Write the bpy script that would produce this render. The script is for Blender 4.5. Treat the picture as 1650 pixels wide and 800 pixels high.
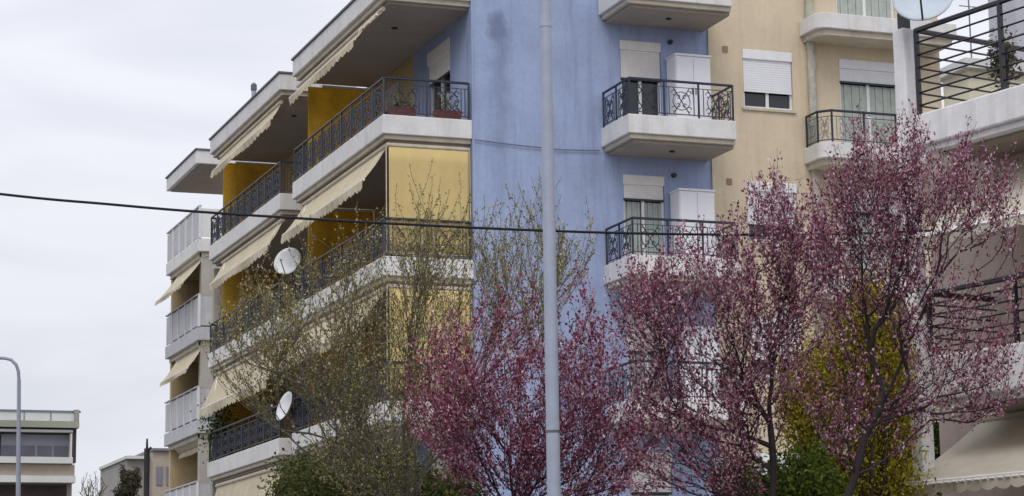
import bpy, math, random
import numpy as np
from mathutils import Matrix, Vector

# ------------------------------------------------------------------ camera, sky, sun
scene = bpy.context.scene
for o in list(bpy.data.objects):
    bpy.data.objects.remove(o)
W, H = 1650.0, 800.0
FPX = 3578.1
YAW, PITCH, ROLL = math.radians(20.2657), math.radians(9.8662), math.radians(-0.8664)
EYE = np.array([0.0, 0.0, 1.6])
_F = np.array([math.sin(YAW)*math.cos(PITCH), math.cos(YAW)*math.cos(PITCH), math.sin(PITCH)])
_R0 = np.array([math.cos(YAW), -math.sin(YAW), 0.0])
_U0 = np.cross(_R0, _F)
_R = _R0*math.cos(ROLL)+_U0*math.sin(ROLL)
_U = -_R0*math.sin(ROLL)+_U0*math.cos(ROLL)
cam_data = bpy.data.cameras.new('camera')
cam_data.sensor_fit = 'HORIZONTAL'
cam_data.sensor_width = 36.0
cam_data.lens = 36.0*FPX/W
cam_data.clip_end = 3000.0
cam = bpy.data.objects.new('camera', cam_data)
scene.collection.objects.link(cam)
cam.matrix_world = Matrix(((_R[0], _U[0], -_F[0], EYE[0]), (_R[1], _U[1], -_F[1], EYE[1]),
                           (_R[2], _U[2], -_F[2], EYE[2]), (0, 0, 0, 1)))
scene.camera = cam

SUN_EL, SUN_AZ = math.radians(52), math.radians(212)      # azimuth clockwise from +Y, behind the camera to the left
world = bpy.data.worlds.new('World'); scene.world = world; world.use_nodes = True
nt = world.node_tree; nt.nodes.clear()
def wn(t, **k):
    n = nt.nodes.new(t)
    for a, b in k.items(): setattr(n, a, b)
    return n
out = wn('ShaderNodeOutputWorld'); bg = wn('ShaderNodeBackground'); bg.inputs['Strength'].default_value = 0.1
sky = wn('ShaderNodeTexSky', sky_type='NISHITA', sun_disc=False)
sky.sun_elevation = SUN_EL; sky.sun_rotation = SUN_AZ; sky.air_density = 1.0; sky.dust_density = 2.0
tc = wn('ShaderNodeTexCoord')
mp = wn('ShaderNodeMapping'); mp.inputs['Scale'].default_value = (1.0, 1.0, 4.2)
no = wn('ShaderNodeTexNoise'); no.inputs['Scale'].default_value = 6.5; no.inputs['Detail'].default_value = 5; no.inputs['Roughness'].default_value = .5
no.inputs['Distortion'].default_value = .4
rp = wn('ShaderNodeValToRGB')
rp.color_ramp.elements[0].position = .36; rp.color_ramp.elements[0].color = (.715, .735, .80, 1)
rp.color_ramp.elements[1].position = .60; rp.color_ramp.elements[1].color = (.82, .828, .895, 1)
sp = wn('ShaderNodeSeparateXYZ')
gr = wn('ShaderNodeMapRange'); gr.inputs['From Min'].default_value = 0; gr.inputs['From Max'].default_value = 1
gr.inputs['To Min'].default_value = 9.2; gr.inputs['To Max'].default_value = 16.6
sc_ = wn('ShaderNodeVectorMath', operation='SCALE')
mx = wn('ShaderNodeMixRGB'); mx.inputs['Fac'].default_value = 0.93
L = nt.links.new
L(tc.outputs['Generated'], mp.inputs['Vector']); L(mp.outputs[0], no.inputs['Vector']); L(no.outputs['Fac'], rp.inputs[0])
L(tc.outputs['Generated'], sp.inputs[0]); L(sp.outputs['Z'], gr.inputs['Value'])
L(rp.outputs[0], sc_.inputs[0]); L(gr.outputs[0], sc_.inputs['Scale'])
L(sky.outputs[0], mx.inputs[1]); L(sc_.outputs[0], mx.inputs[2]); L(mx.outputs[0], bg.inputs['Color']); L(bg.outputs[0], out.inputs[0])

sun_d = bpy.data.lights.new('sun', 'SUN'); sun_d.energy = 1.1; sun_d.angle = math.radians(25); sun_d.color = (1, .965, .91)
sun = bpy.data.objects.new('sun', sun_d); scene.collection.objects.link(sun)
sdir = Vector((math.sin(SUN_AZ)*math.cos(SUN_EL), math.cos(SUN_AZ)*math.cos(SUN_EL), math.sin(SUN_EL)))
sun.rotation_euler = sdir.to_track_quat('Z', 'Y').to_euler()
sun.location = (-20, -30, 60)
scene.view_settings.view_transform = 'Standard'; scene.view_settings.look = 'None'
scene.view_settings.exposure = 0.06; scene.view_settings.gamma = 1.0; scene.view_settings.use_curve_mapping = False

# ------------------------------------------------------------------ helpers
rng = np.random.default_rng(7)
random.seed(7)
def ray(x, y): return _F+_R*((x-W/2)/FPX)-_U*((y-H/2)/FPX)
def at(x, y, D): return EYE+ray(x, y)*D                        # pixel at a depth in metres
def on_plane(ax, val, x, y):
    d = ray(x, y); return EYE+d*((val-EYE[ax])/d[ax])
def on_y(Y, x, y): return on_plane(1, Y, x, y)
wloc = {}

class MB:
    def __init__(s): s.v = []; s.f = []; s.n = 0
    def add(s, v, f):
        s.v.extend([tuple(map(float, p)) for p in v]); s.f.extend([tuple(i+s.n for i in q) for q in f]); s.n += len(v)
    def hexa(s, c):      # 8 corners: bottom ring ccw then top ring
        s.add(c, [(3, 2, 1, 0), (4, 5, 6, 7), (0, 1, 5, 4), (1, 2, 6, 5), (2, 3, 7, 6), (3, 0, 4, 7)])
        return s
    def box(s, x0, x1, y0, y1, z0, z1):
        x0, x1 = min(x0, x1), max(x0, x1); y0, y1 = min(y0, y1), max(y0, y1); z0, z1 = min(z0, z1), max(z0, z1)
        return s.hexa([(x0, y0, z0), (x1, y0, z0), (x1, y1, z0), (x0, y1, z0), (x0, y0, z1), (x1, y0, z1), (x1, y1, z1), (x0, y1, z1)])
    def mbox(s, M, a0, a1, d0, d1, z0, z1):
        p = M(a0, d0, z0); q = M(a1, d1, z1)
        return s.box(p[0], q[0], p[1], q[1], z0, z1)
    def tube(s, pts, r, n=6, closed=False):
        pts = [np.array(p, float) for p in pts]; k = len(pts)
        rs = [r]*k if np.isscalar(r) else list(r)
        vs = []
        for i in range(k):
            if closed: t = pts[(i+1) % k]-pts[i-1]
            else: t = pts[min(i+1, k-1)]-pts[max(i-1, 0)]
            t = t/(np.linalg.norm(t)+1e-9)
            a = np.array([0, 0, 1.0]) if abs(t[2]) < .9 else np.array([1.0, 0, 0])
            u = np.cross(t, a); u /= np.linalg.norm(u); w = np.cross(t, u)
            for j in range(n):
                th = 2*math.pi*(j+.5)/n
                vs.append(pts[i]+rs[i]*(u*math.cos(th)+w*math.sin(th)))
        fs = []
        for i in range(k if closed else k-1):
            for j in range(n):
                a0 = i*n+j; a1 = i*n+(j+1) % n; b0 = ((i+1) % k)*n+j; b1 = ((i+1) % k)*n+(j+1) % n
                fs.append((a0, b0, b1, a1))
        if not closed:
            fs.append(tuple(range(n))); fs.append(tuple((k-1)*n+j for j in reversed(range(n))))
        s.add(vs, fs); return s
    def build(s, name, material, parent=None, smooth=False, bevel=0):
        v = np.array(s.v); lo = v.min(0); hi = v.max(0)
        org = np.array([(lo[0]+hi[0])/2, (lo[1]+hi[1])/2, lo[2]])
        me = bpy.data.meshes.new(name); me.from_pydata([tuple(p) for p in (v-org)], [], s.f); me.update()
        if smooth: me.shade_smooth()
        me.materials.append(material)
        o = bpy.data.objects.new(name, me); scene.collection.objects.link(o)
        place(o, org, parent)
        if bevel:
            m = o.modifiers.new('bevel', 'BEVEL'); m.width = bevel; m.segments = 2; m.limit_method = 'ANGLE'
        return o
def place(o, org, parent=None):
    o.location = tuple(org); wloc[o.name] = np.array(org, float)
    if parent is not None:
        o.parent = parent; o.matrix_parent_inverse = Matrix.Translation(Vector(tuple(-wloc[parent.name])))
def empty(name, loc):
    o = bpy.data.objects.new(name, None); scene.collection.objects.link(o); o.empty_display_size = .3
    place(o, np.array(loc, float)); return o
def tag(o, label, cat, group=None):
    o['label'] = label; o['category'] = cat
    if group: o['group'] = group
    return o
def struct(o): o['kind'] = 'structure'; return o

def mat(name, col, rough=.75, var=.12, scale=3.0, bump=.0, bscale=60.0, metal=0.0, spec=.3, streak=0.0, stain_col=None, trans=0.0):
    m = bpy.data.materials.new(name); m.use_nodes = True; t = m.node_tree; N = t.nodes; K = t.links.new
    b = N['Principled BSDF']; b.inputs['Roughness'].default_value = rough; b.inputs['Metallic'].default_value = metal
    b.inputs['Specular IOR Level'].default_value = spec
    c = N.new('ShaderNodeTexCoord'); g = N.new('ShaderNodeNewGeometry')
    n1 = N.new('ShaderNodeTexNoise'); n1.inputs['Scale'].default_value = scale; n1.inputs['Detail'].default_value = 6; n1.inputs['Roughness'].default_value = .65
    K(g.outputs['Position'], n1.inputs['Vector'])
    r = N.new('ShaderNodeMapRange'); r.inputs['From Min'].default_value = .3; r.inputs['From Max'].default_value = .7
    r.inputs['To Min'].default_value = 1-var; r.inputs['To Max'].default_value = 1+var*.6
    K(n1.outputs['Fac'], r.inputs['Value'])
    s = N.new('ShaderNodeVectorMath'); s.operation = 'SCALE'; s.inputs[0].default_value = col[:3]; K(r.outputs[0], s.inputs['Scale'])
    nf = N.new('ShaderNodeTexNoise'); nf.inputs['Scale'].default_value = scale*9; nf.inputs['Detail'].default_value = 5; nf.inputs['Roughness'].default_value = .7
    K(g.outputs['Position'], nf.inputs['Vector'])
    rf_ = N.new('ShaderNodeMapRange'); rf_.inputs['From Min'].default_value = .25; rf_.inputs['From Max'].default_value = .75
    rf_.inputs['To Min'].default_value = 1-var*.7; rf_.inputs['To Max'].default_value = 1+var*.5; K(nf.outputs['Fac'], rf_.inputs['Value'])
    sf = N.new('ShaderNodeVectorMath'); sf.operation = 'SCALE'; K(s.outputs[0], sf.inputs[0]); K(rf_.outputs[0], sf.inputs['Scale'])
    last = sf.outputs[0]
    if streak:
        mpn = N.new('ShaderNodeMapping'); mpn.inputs['Scale'].default_value = (2.6, 2.6, .16); K(g.outputs['Position'], mpn.inputs[0])
        n2 = N.new('ShaderNodeTexNoise'); n2.inputs['Scale'].default_value = 1.4; n2.inputs['Detail'].default_value = 7; n2.inputs['Roughness'].default_value = .7; K(mpn.outputs[0], n2.inputs['Vector'])
        r2 = N.new('ShaderNodeMapRange'); r2.inputs['From Min'].default_value = .5; r2.inputs['From Max'].default_value = .78
        r2.inputs['To Max'].default_value = streak*1.15; K(n2.outputs['Fac'], r2.inputs['Value'])
        mixn = N.new('ShaderNodeMixRGB'); mixn.inputs[2].default_value = (*(stain_col or tuple(x*.45 for x in col[:3])), 1)
        K(r2.outputs[0], mixn.inputs[0]); K(last, mixn.inputs[1]); last = mixn.outputs[0]
    K(last, b.inputs['Base Color'])
    if bump:
        n3 = N.new('ShaderNodeTexNoise'); n3.inputs['Scale'].default_value = bscale; n3.inputs['Detail'].default_value = 4; K(g.outputs['Position'], n3.inputs['Vector'])
        bp = N.new('ShaderNodeBump'); bp.inputs['Strength'].default_value = bump; bp.inputs['Distance'].default_value = .01
        K(n3.outputs['Fac'], bp.inputs['Height']); K(bp.outputs[0], b.inputs['Normal'])
    if trans:
        tb = N.new('ShaderNodeBsdfTranslucent'); K(last, tb.inputs['Color'])
        ms = N.new('ShaderNodeMixShader'); ms.inputs[0].default_value = trans
        K(b.outputs[0], ms.inputs[1]); K(tb.outputs[0], ms.inputs[2]); K(ms.outputs[0], N['Material Output'].inputs['Surface'])
    return m
def leafmat(name, stops, trans=.25, rough=.55):
    m = bpy.data.materials.new(name); m.use_nodes = True; t = m.node_tree; N = t.nodes; K = t.links.new
    b = N['Principled BSDF']; b.inputs['Roughness'].default_value = rough; b.inputs['Specular IOR Level'].default_value = .25
    a = N.new('ShaderNodeAttribute'); a.attribute_name = 'rnd'
    r = N.new('ShaderNodeValToRGB'); e = r.color_ramp.elements
    e[0].position, e[0].color = stops[0][0], (*stops[0][1], 1); e[1].position, e[1].color = stops[-1][0], (*stops[-1][1], 1)
    for p, c in stops[1:-1]:
        k = e.new(p); k.color = (*c, 1)
    K(a.outputs['Fac'], r.inputs[0]); K(r.outputs[0], b.inputs['Base Color'])
    tb = N.new('ShaderNodeBsdfTranslucent'); K(r.outputs[0], tb.inputs['Color'])
    ms = N.new('ShaderNodeMixShader'); ms.inputs[0].default_value = trans
    K(b.outputs[0], ms.inputs[1]); K(tb.outputs[0], ms.inputs[2]); K(ms.outputs[0], N['Material Output'].inputs['Surface'])
    return m

M_BLUE = mat('blue_render', (.34, .41, .605), .9, .13, 1.1, .5, 45, streak=.55, stain_col=(.17, .20, .32))
def wall_stain(m, X0, Z0, ztail, col):
    """damp patch with a run of water below it, on the painted wall"""
    t = m.node_tree; N = t.nodes; K = t.links.new; b = N['Principled BSDF']
    src = b.inputs['Base Color'].links[0].from_socket
    g = N.new('ShaderNodeNewGeometry'); sp_ = N.new('ShaderNodeSeparateXYZ'); K(g.outputs['Position'], sp_.inputs[0])
    nz = N.new('ShaderNodeTexNoise'); nz.inputs['Scale'].default_value = 2.5; nz.inputs['Detail'].default_value = 6; K(g.outputs['Position'], nz.inputs['Vector'])
    def mth(op, a_, b_=None, cl=False):
        n = N.new('ShaderNodeMath'); n.operation = op; n.use_clamp = cl
        for i_, v_ in enumerate((a_, b_)):
            if v_ is None: continue
            if isinstance(v_, (int, float)): n.inputs[i_].default_value = v_
            else: K(v_, n.inputs[i_])
        return n.outputs[0]
    wob = mth('MULTIPLY', mth('SUBTRACT', nz.outputs['Fac'], .5), .5)
    x = mth('ADD', mth('SUBTRACT', sp_.outputs['X'], X0), wob); z = mth('SUBTRACT', sp_.outputs['Z'], Z0)
    r2 = mth('ADD', mth('POWER', mth('DIVIDE', mth('ABSOLUTE', x), .24), 2.0), mth('POWER', mth('DIVIDE', mth('ABSOLUTE', z), .42), 2.0))
    blob = mth('SUBTRACT', 1.25, r2, True)
    lane = mth('SUBTRACT', 1.0, mth('DIVIDE', mth('ABSOLUTE', mth('SUBTRACT', x, .05)), .30), True)
    span = mth('MULTIPLY', mth('LESS_THAN', z, 0.0), mth('SUBTRACT', 1.0, mth('DIVIDE', mth('ABSOLUTE', z), Z0-ztail), True))
    fac = mth('MAXIMUM', mth('MULTIPLY', blob, .9), mth('MULTIPLY', mth('MULTIPLY', lane, span), .75))
    mxn = N.new('ShaderNodeMixRGB'); K(fac, mxn.inputs[0]); K(src, mxn.inputs[1]); mxn.inputs[2].default_value = (*col, 1)
    K(mxn.outputs[0], b.inputs['Base Color'])
wall_stain(M_BLUE, 16.15, 14.75, 10.0, (.17, .21, .33))
M_CREAM = mat('cream_render', (.66, .555, .405), .9, .09, 1.0, .5, 45, streak=.4, stain_col=(.42, .34, .22))
M_BEIGE = mat('beige_render', (.55, .43, .25), .9, .12, 1.0, .4, 45, streak=.4)
M_PIER = mat('grey_render', (.45, .42, .38), .9, .12, 1.2, .4, 45, streak=.4)
M_WHITE = mat('white_paint', (.72, .71, .70), .7, .12, 2.2, .3, 50, streak=.5, stain_col=(.42, .40, .36))
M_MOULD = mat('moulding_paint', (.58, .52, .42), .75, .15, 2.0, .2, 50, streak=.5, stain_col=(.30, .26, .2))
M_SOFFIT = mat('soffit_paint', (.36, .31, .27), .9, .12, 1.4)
M_COPING = mat('coping_metal', (.16, .16, .17), .6, .2, 4, metal=.3)
M_IRON = mat('wrought_iron', (.018, .024, .042), .45, .2, 8, spec=.5)
M_RAILG = mat('grey_railing_paint', (.30, .31, .30), .6, .2, 8)
M_BLACK = mat('black_metal', (.012, .012, .016), .4, .2, 8, spec=.5)
M_SHUT = mat('shutter_plastic', (.77, .75, .72), .55, .06, 5, streak=.25)
M_SHUTW = mat('white_shutter', (.80, .81, .84), .5, .05, 5, streak=.25)
M_FRAME = mat('window_frame_paint', (.74, .74, .74), .5, .06, 5)
M_GLASS = mat('dark_window_glass', (.018, .022, .026), .08, .2, 3, spec=.6)
M_CURT = mat('curtain_cloth', (.42, .46, .42), .9, .15, 6)
M_AWN = mat('cream_awning_cloth', (.74, .66, .49), .9, .12, 4, .2, 30, streak=.4, stain_col=(.42, .36, .25), trans=.3)
M_YEL = mat('yellow_awning_cloth', (.80, .64, .30), .9, .05, 2, .15, 30, trans=.3)
M_OCHRE = mat('ochre_screen_cloth', (.80, .57, .10), .9, .22, 1.6, .2, 20, trans=.5, streak=.45, stain_col=(.34, .2, .05))
M_GREYPANEL = mat('grey_panel', (.52, .52, .54), .6, .12, 2.5, streak=.5, stain_col=(.3, .3, .3))
M_GALV = mat('galvanised_steel', (.38, .42, .51), .55, .10, 9, metal=.15, spec=.4, streak=.35, stain_col=(.24, .25, .28))
M_DARKPOLE = mat('dark_pole_paint', (.03, .03, .035), .6, .2, 5)
M_CABLE = mat('cable_rubber', (.012, .013, .018), .7, .1, 5)
M_GREYWIRE = mat('grey_wire', (.16, .18, .24), .7, .1, 5)
M_DISH = mat('dish_paint', (.72, .73, .74), .5, .08, 6)
M_DISHB = mat('blue_grey_dish_paint', (.50, .56, .62), .45, .08, 6)
M_CERAM = mat('red_planter_clay', (.22, .075, .065), .8, .2, 6)
M_CABIN = mat('white_cabinet', (.82, .82, .86), .45, .04, 4)
M_PINK = mat('pinkish_render', (.47, .385, .34), .9, .10, 1.4, .4, 60, streak=.3)
M_HWHITE = mat('house_white_paint', (.82, .81, .82), .75, .12, 3, .3, 60, streak=.45, stain_col=(.45, .42, .40))
M_HAWN = mat('beige_awning_cloth', (.84, .80, .71), .9, .08, 4, .2, 30, trans=.55)
M_HEM = mat('white_braid', (.85, .83, .78), .8, .05, 9)
M_ARM = mat('white_arm_paint', (.78, .76, .73), .5, .06, 6)
M_FAR = mat('far_concrete', (.34, .33, .31), .85, .15, .5)
M_FARW = mat('far_white', (.62, .63, .61), .85, .1, .6)
M_FARG = mat('far_shutter_grey', (.20, .20, .24), .6, .12, 1.2)
M_FARB = mat('far_beige', (.42, .36, .29), .9, .14, .6)
M_FARP = mat('far_pane_grey', (.11, .11, .14), .3, .15, 2)
M_FAROL = mat('far_olive_concrete', (.33, .34, .27), .85, .15, .6)
M_FARD = mat('far_dark_brown', (.075, .058, .052), .85, .3, .6)
M_PALE = mat('pale_cream_render', (.66, .62, .48), .9, .08, .8)
M_LAV = mat('lavender_grey_render', (.50, .50, .56), .9, .08, .8)
M_GLASSRAIL = mat('greenish_glass_rail', (.66, .69, .67), .3, .08, 1)
M_ASPH = mat('asphalt', (.05, .05, .052), .95, .2, 2, .5, 80)
M_PAVE = mat('pavement_concrete', (.30, .29, .27), .95, .15, 1.5, .3, 40)
M_EARTH = mat('earth', (.12, .10, .07), 1, .3, 1.5)
M_BARK = mat('plum_bark', (.055, .042, .045), .95, .25, 20)
M_BARK2 = mat('grey_bark', (.15, .135, .115), .95, .25, 20)
M_PLUM = leafmat('plum_leaf', [(0, (.06, .010, .022)), (.32, (.185, .030, .066)), (.57, (.33, .080, .145)), (.76, (.51, .26, .33)), (1, (.82, .65, .69))])
M_PLUM2 = leafmat('plum_leaf_pinker', [(0, (.06, .011, .026)), (.30, (.185, .036, .076)), (.53, (.345, .105, .175)), (.72, (.55, .32, .39)), (1, (.85, .72, .75))])
M_BUD = leafmat('spring_bud', [(0, (.11, .09, .035)), (.4, (.24, .20, .065)), (.75, (.42, .37, .14)), (1, (.68, .63, .46))])
M_THUJA = leafmat('thuja_spray', [(0, (.08, .065, .008)), (.5, (.29, .24, .022)), (1, (.62, .52, .06))])
M_GREEN = leafmat('dark_green_leaf', [(0, (.016, .032, .010)), (.6, (.045, .085, .018)), (1, (.12, .18, .03))])
M_OLIVE = leafmat('olive_green_leaf', [(0, (.03, .038, .010)), (.6, (.085, .10, .022)), (1, (.20, .20, .05))])
M_CREEP = leafmat('creeper_leaf', [(0, (.02, .022, .012)), (.5, (.07, .06, .035)), (1, (.16, .14, .09))])
M_BRIGHT = leafmat('bright_green_leaf', [(0, (.035, .06, .010)), (.5, (.10, .15, .018)), (1, (.22, .28, .04))])

# ------------------------------------------------------------------ ground
struct(MB().box(-900, 900, -300, 1500, -.6, 0).build('ground', M_EARTH))
struct(MB().box(-400, 13.0-2.6, -200, 900, .0, .02).build('road', M_ASPH))
pv = MB(); pv.box(10.4, 40, 10, 90, 0, .14)
struct(pv.build('pavement', M_PAVE, bevel=.02))

# ------------------------------------------------------------------ apartment building
YW, YB = 44.43, 42.87          # blue wall plane, front of its balconies
XW, XA = 15.53, 13.5           # side wall plane, outer edge of the side balconies
LV = [12.2, 9.12, 6.04, 2.96]  # undersides of the balcony slabs
FH = .42                       # fascia height
ROOF = 15.3
bl = empty('apartment_building', (18.5, 50, 0))
tag(bl, 'tall apartment building with blue and cream walls and white-edged balconies', 'building')
MBF = lambda a, d, z: (a, YW-d, z)       # front wall: a = x, d outwards
MCF = lambda a, d, z: (a, YW-.05-d, z)   # cream front wall, slightly proud
MAF = lambda a, d, z: (XW-d, a, z)       # side wall: a = y

def wall(name, M, a0, a1, z0, z1, th, openings, material, parent):
    xs = sorted({a0, a1, *[v for o in openings for v in o[:2]]}); mb = MB()
    for i in range(len(xs)-1):
        l, r = xs[i], xs[i+1]; c = (l+r)/2
        cuts = sorted([(o[2], o[3]) for o in openings if o[0] < c < o[1]]); z = z0
        for q0, q1 in cuts:
            if q0 > z: mb.mbox(M, l, r, -th, 0, z, q0)
            z = q1
        if z < z1: mb.mbox(M, l, r, -th, 0, z, z1)
    return mb.build(name, material, parent)

def shutter_mesh(M, a0, a1, d, z0, z1):
    mb = MB(); z = z1; h = .055
    while z-z0 > .02:
        b = max(z-h, z0)
        mb.mbox(M, a0, a1, d-.012, d+.006, b+.006, z); mb.mbox(M, a0, a1, d-.012, d-.004, b, b+.006); z = b
    return mb
def window(M, a0, a1, z0, z1, zs, shut=M_SHUT, door=False, curtain=False, sill=True, boxh=.22):
    f = .055; mb = MB()
    mb.mbox(M, a0, a0+f, -.16, -.06, z0, z1-boxh); mb.mbox(M, a1-f, a1, -.16, -.06, z0, z1-boxh)
    mb.mbox(M, a0+f, a1-f, -.16, -.06, z0, z0+f); mb.mbox(M, a0+f, a1-f, -.16, -.06, z1-boxh-f, z1-boxh)
    c = (a0+a1)/2; mb.mbox(M, c-.035, c+.035, -.155, -.065, z0+f, z1-boxh-f)
    w = mb.build('balcony_door' if door else 'window', M_FRAME, bl)
    for l, r in ((a0+f, c-.035), (c+.035, a1-f)):
        MB().mbox(M, l, r, -.125, -.115, z0+f, z1-boxh-f).build('pane', M_GLASS, w)
    MB().mbox(M, a0+.002, a1-.002, -.15, .018, z1-boxh, z1-.002).build('shutter_box', shut, w, bevel=.01)
    if zs < z1-boxh-.05:
        shutter_mesh(M, a0+.02, a1-.02, -.03, zs, z1-boxh).build('shutter', shut, w)
        MB().mbox(M, a0+.02, a1-.02, -.045, -.015, zs-.045, zs-.002).build('shutter_bar', M_IRON if door else shut, w)
    if curtain:
        cb = MB(); n = 14; zt = min(zs, z1-boxh)-.06
        for i in range(n):
            x = a0+f+(a1-a0-2*f)*i/n; x2 = a0+f+(a1-a0-2*f)*(i+1)/n
            if abs((x+x2)/2-c) < .05: continue
            cb.mbox(M, x+.004, x2-.004, -.113, -.108+(.012 if i % 2 else 0), z0+f+.02, zt)
        cb.build('curtain', M_CURT, w)
    if sill: MB().mbox(M, a0-.05, a1+.05, -.16, .05, z0-.06, z0-.002).build('sill', M_MOULD, w)
    MB().mbox(M, a0-.2, a1+.2, -.9, -.3, z0-.2, z1+.2)
    return w

def slab(name, x0, x1, y0, y1, zb, openx=True):
    s = MB().box(x0, x1, y0, y1, zb, zb+FH).build(name, M_WHITE, bl, bevel=.018)
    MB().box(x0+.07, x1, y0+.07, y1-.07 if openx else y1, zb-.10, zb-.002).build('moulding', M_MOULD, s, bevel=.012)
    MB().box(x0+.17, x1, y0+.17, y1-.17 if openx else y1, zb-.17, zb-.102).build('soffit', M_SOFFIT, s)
    return s

def railing(path, z0, z1, parent, dens=.105, rad=.011, pitch=1.05, om=None):
    path = [np.array(p, float) for p in path]
    hr = MB(); orn = MB(); posts = []
    for i in range(len(path)-1):
        a, b = path[i], path[i+1]; Ls = np.linalg.norm(b-a)
        P = lambda s, z: (a[0]+(b[0]-a[0])*s/Ls, a[1]+(b[1]-a[1])*s/Ls, z)
        hr.tube([P(0, z1), P(Ls, z1)], .030, 6); hr.tube([P(0, z0+.07), P(Ls, z0+.07)], .014, 4); hr.tube([P(0, z1-.13), P(Ls, z1-.13)], .010, 4)
        k = max(1, round(Ls/pitch))
        for j in range(k+1):
            if j == k and i < len(path)-2: continue
            posts.append(P(Ls*j/k, 0))
        for j in range(k):
            s0, s1 = Ls*j/k, Ls*(j+1)/k; w = s1-s0; c = (s0+s1)/2; zl, zh = z0+.07, z1-.13; zc = (zl+zh)/2
            m = max(2, int(w/dens))
            for q in range(1, m):
                s = s0+w*q/m
                if abs(s-c) < w*.26: continue
                orn.tube([P(s, zl), P(s, zh)], rad, 4)
            R = min(w*.25, (zh-zl)*.46)
            orn.tube([P(c+R*math.cos(t), zc+R*math.sin(t)) for t in np.linspace(0, 2*math.pi, 13)[:-1]], rad, 4, True)
            orn.tube([P(c-w*.24, zl), P(c+w*.24, zh)], rad, 4); orn.tube([P(c-w*.24, zh), P(c+w*.24, zl)], rad, 4)
            for sg in (-1, 1):
                for sz in (-1, 1):
                    orn.tube([P(c+sg*w*.22+.055*math.cos(t)*sg, zc+sz*(zh-zl)*.30+.055*math.sin(t)) for t in np.linspace(0, 5.2, 9)], rad, 4)
                    orn.tube([P(c+sg*w*.09+.04*math.cos(t)*sg, zc+sz*(zh-zl)*.16+.04*math.sin(t)) for t in np.linspace(0, 5.2, 8)], rad, 4)
    r = hr.build('railing', M_IRON, parent)
    orn.build('scrollwork', om or M_IRON, r)
    for p in posts: MB().box(p[0]-.018, p[0]+.018, p[1]-.018, p[1]+.018, z0, z1+.01).build('post', M_IRON, r)
    return r

# walls of the blue corner block and the cream block
ops_b, ops_c, ops_a1, ops_a2 = [], [], [], []
LVT = [15.22]+LV
for zb in LVT:
    zf = zb+FH
    ops_b.append((19.05, 20.05, zf, zf+2.08))
    ops_c.append((22.07, 23.33, zf+.72, zf+2.09)); ops_c.append((24.55, 26.1, zf, zf+2.05))
    if zb < 15:
        ops_a1.append((45.9, 47.5, zf, zf+2.25))
        ops_a2 += [(49.9, 51.2, zf, zf+2.2), (55.0, 56.5, zf, zf+2.2), (58.2, 59.7, zf, zf+2.2)]
wall('blue_wall', MBF, XW, 21.22, 0, 18.4, .3, ops_b, M_BLUE, bl)
wall('blue_side_wall', MAF, YW+.302, 48.6, 0, 18.4, .3, ops_a1, M_BLUE, bl)
wall('cream_wall', MCF, 21.222, 27.25, 0, 18.4, .3, ops_c, M_CREAM, bl)
wall('beige_side_wall', lambda a, d, z: (XW+.03-d, a, z), 48.602, 61.9, 0, 15.3, .3, ops_a2, M_BEIGE, bl)
MB().box(XW+.75, 26.9, YW+.95, 61.5, .1, 15.25).build('inner_core', M_PIER, bl)
MB().box(27.0, 27.25, YW+.252, 49, 0, 18.4).build('cream_end_wall', M_CREAM, bl)
rf = MB().box(XW-.3, 27.5, YW-.35, 49.0, 18.402, 18.75).build('roof', M_WHITE, bl)
# balcony doors and windows
for i, zb in enumerate(LVT):
    zf = zb+FH
    window(MBF, 19.05, 20.05, zf, zf+2.08, zf+(1.22 if i != 2 else 1.55), door=True, curtain=(i >= 2), sill=False)
    window(MCF, 22.07, 23.33, zf+.72, zf+2.09, zf+1.15, M_SHUTW)
    window(MCF, 24.55, 26.1, zf, zf+2.05, zf+1.53, M_SHUTW, door=True, curtain=True, sill=False)
    lamp = MB().tube([MBF(20.28, .0, zf+2.12), MBF(20.28, .07, zf+2.12)], .055, 8).build('wall_lamp', M_BLACK, bl)
    MB().mbox(MCF, 21.57, 21.70, 0, .02, zf+1.98, zf+2.12).build('vent', mat('vent_%d' % i, (.30, .21, .15), .8), bl)
    if zb < 15:
        window(MAF, 45.9, 47.5, zf, zf+2.25, zf+1.5, door=True, sill=False, boxh=.3)
        for a0, a1 in ((49.9, 51.2), (55.0, 56.5), (58.2, 59.7)):
            window(lambda a, d, z: (XW+.03-d, a, z), a0, a1, zf, zf+2.2, zf+1.7, door=True, sill=False, boxh=.25)
# blue wall balconies
for i, zb in enumerate(LVT):
    s = slab('balcony_slab', 18.55, 21.12, YB, YW-.002, zb, False)
    if zb < 15: railing([(18.60, YW-.06), (18.60, YB+.05), (21.07, YB+.05), (21.07, YW-.11)], zb+FH, zb+FH+.80, bl, pitch=.8)
    MB().tube([(19.9, YB+.75, zb-.20), (19.9, YB+.75, zb-.171)], .06, 10).build('soffit_lamp', M_BLACK, bl)
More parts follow.
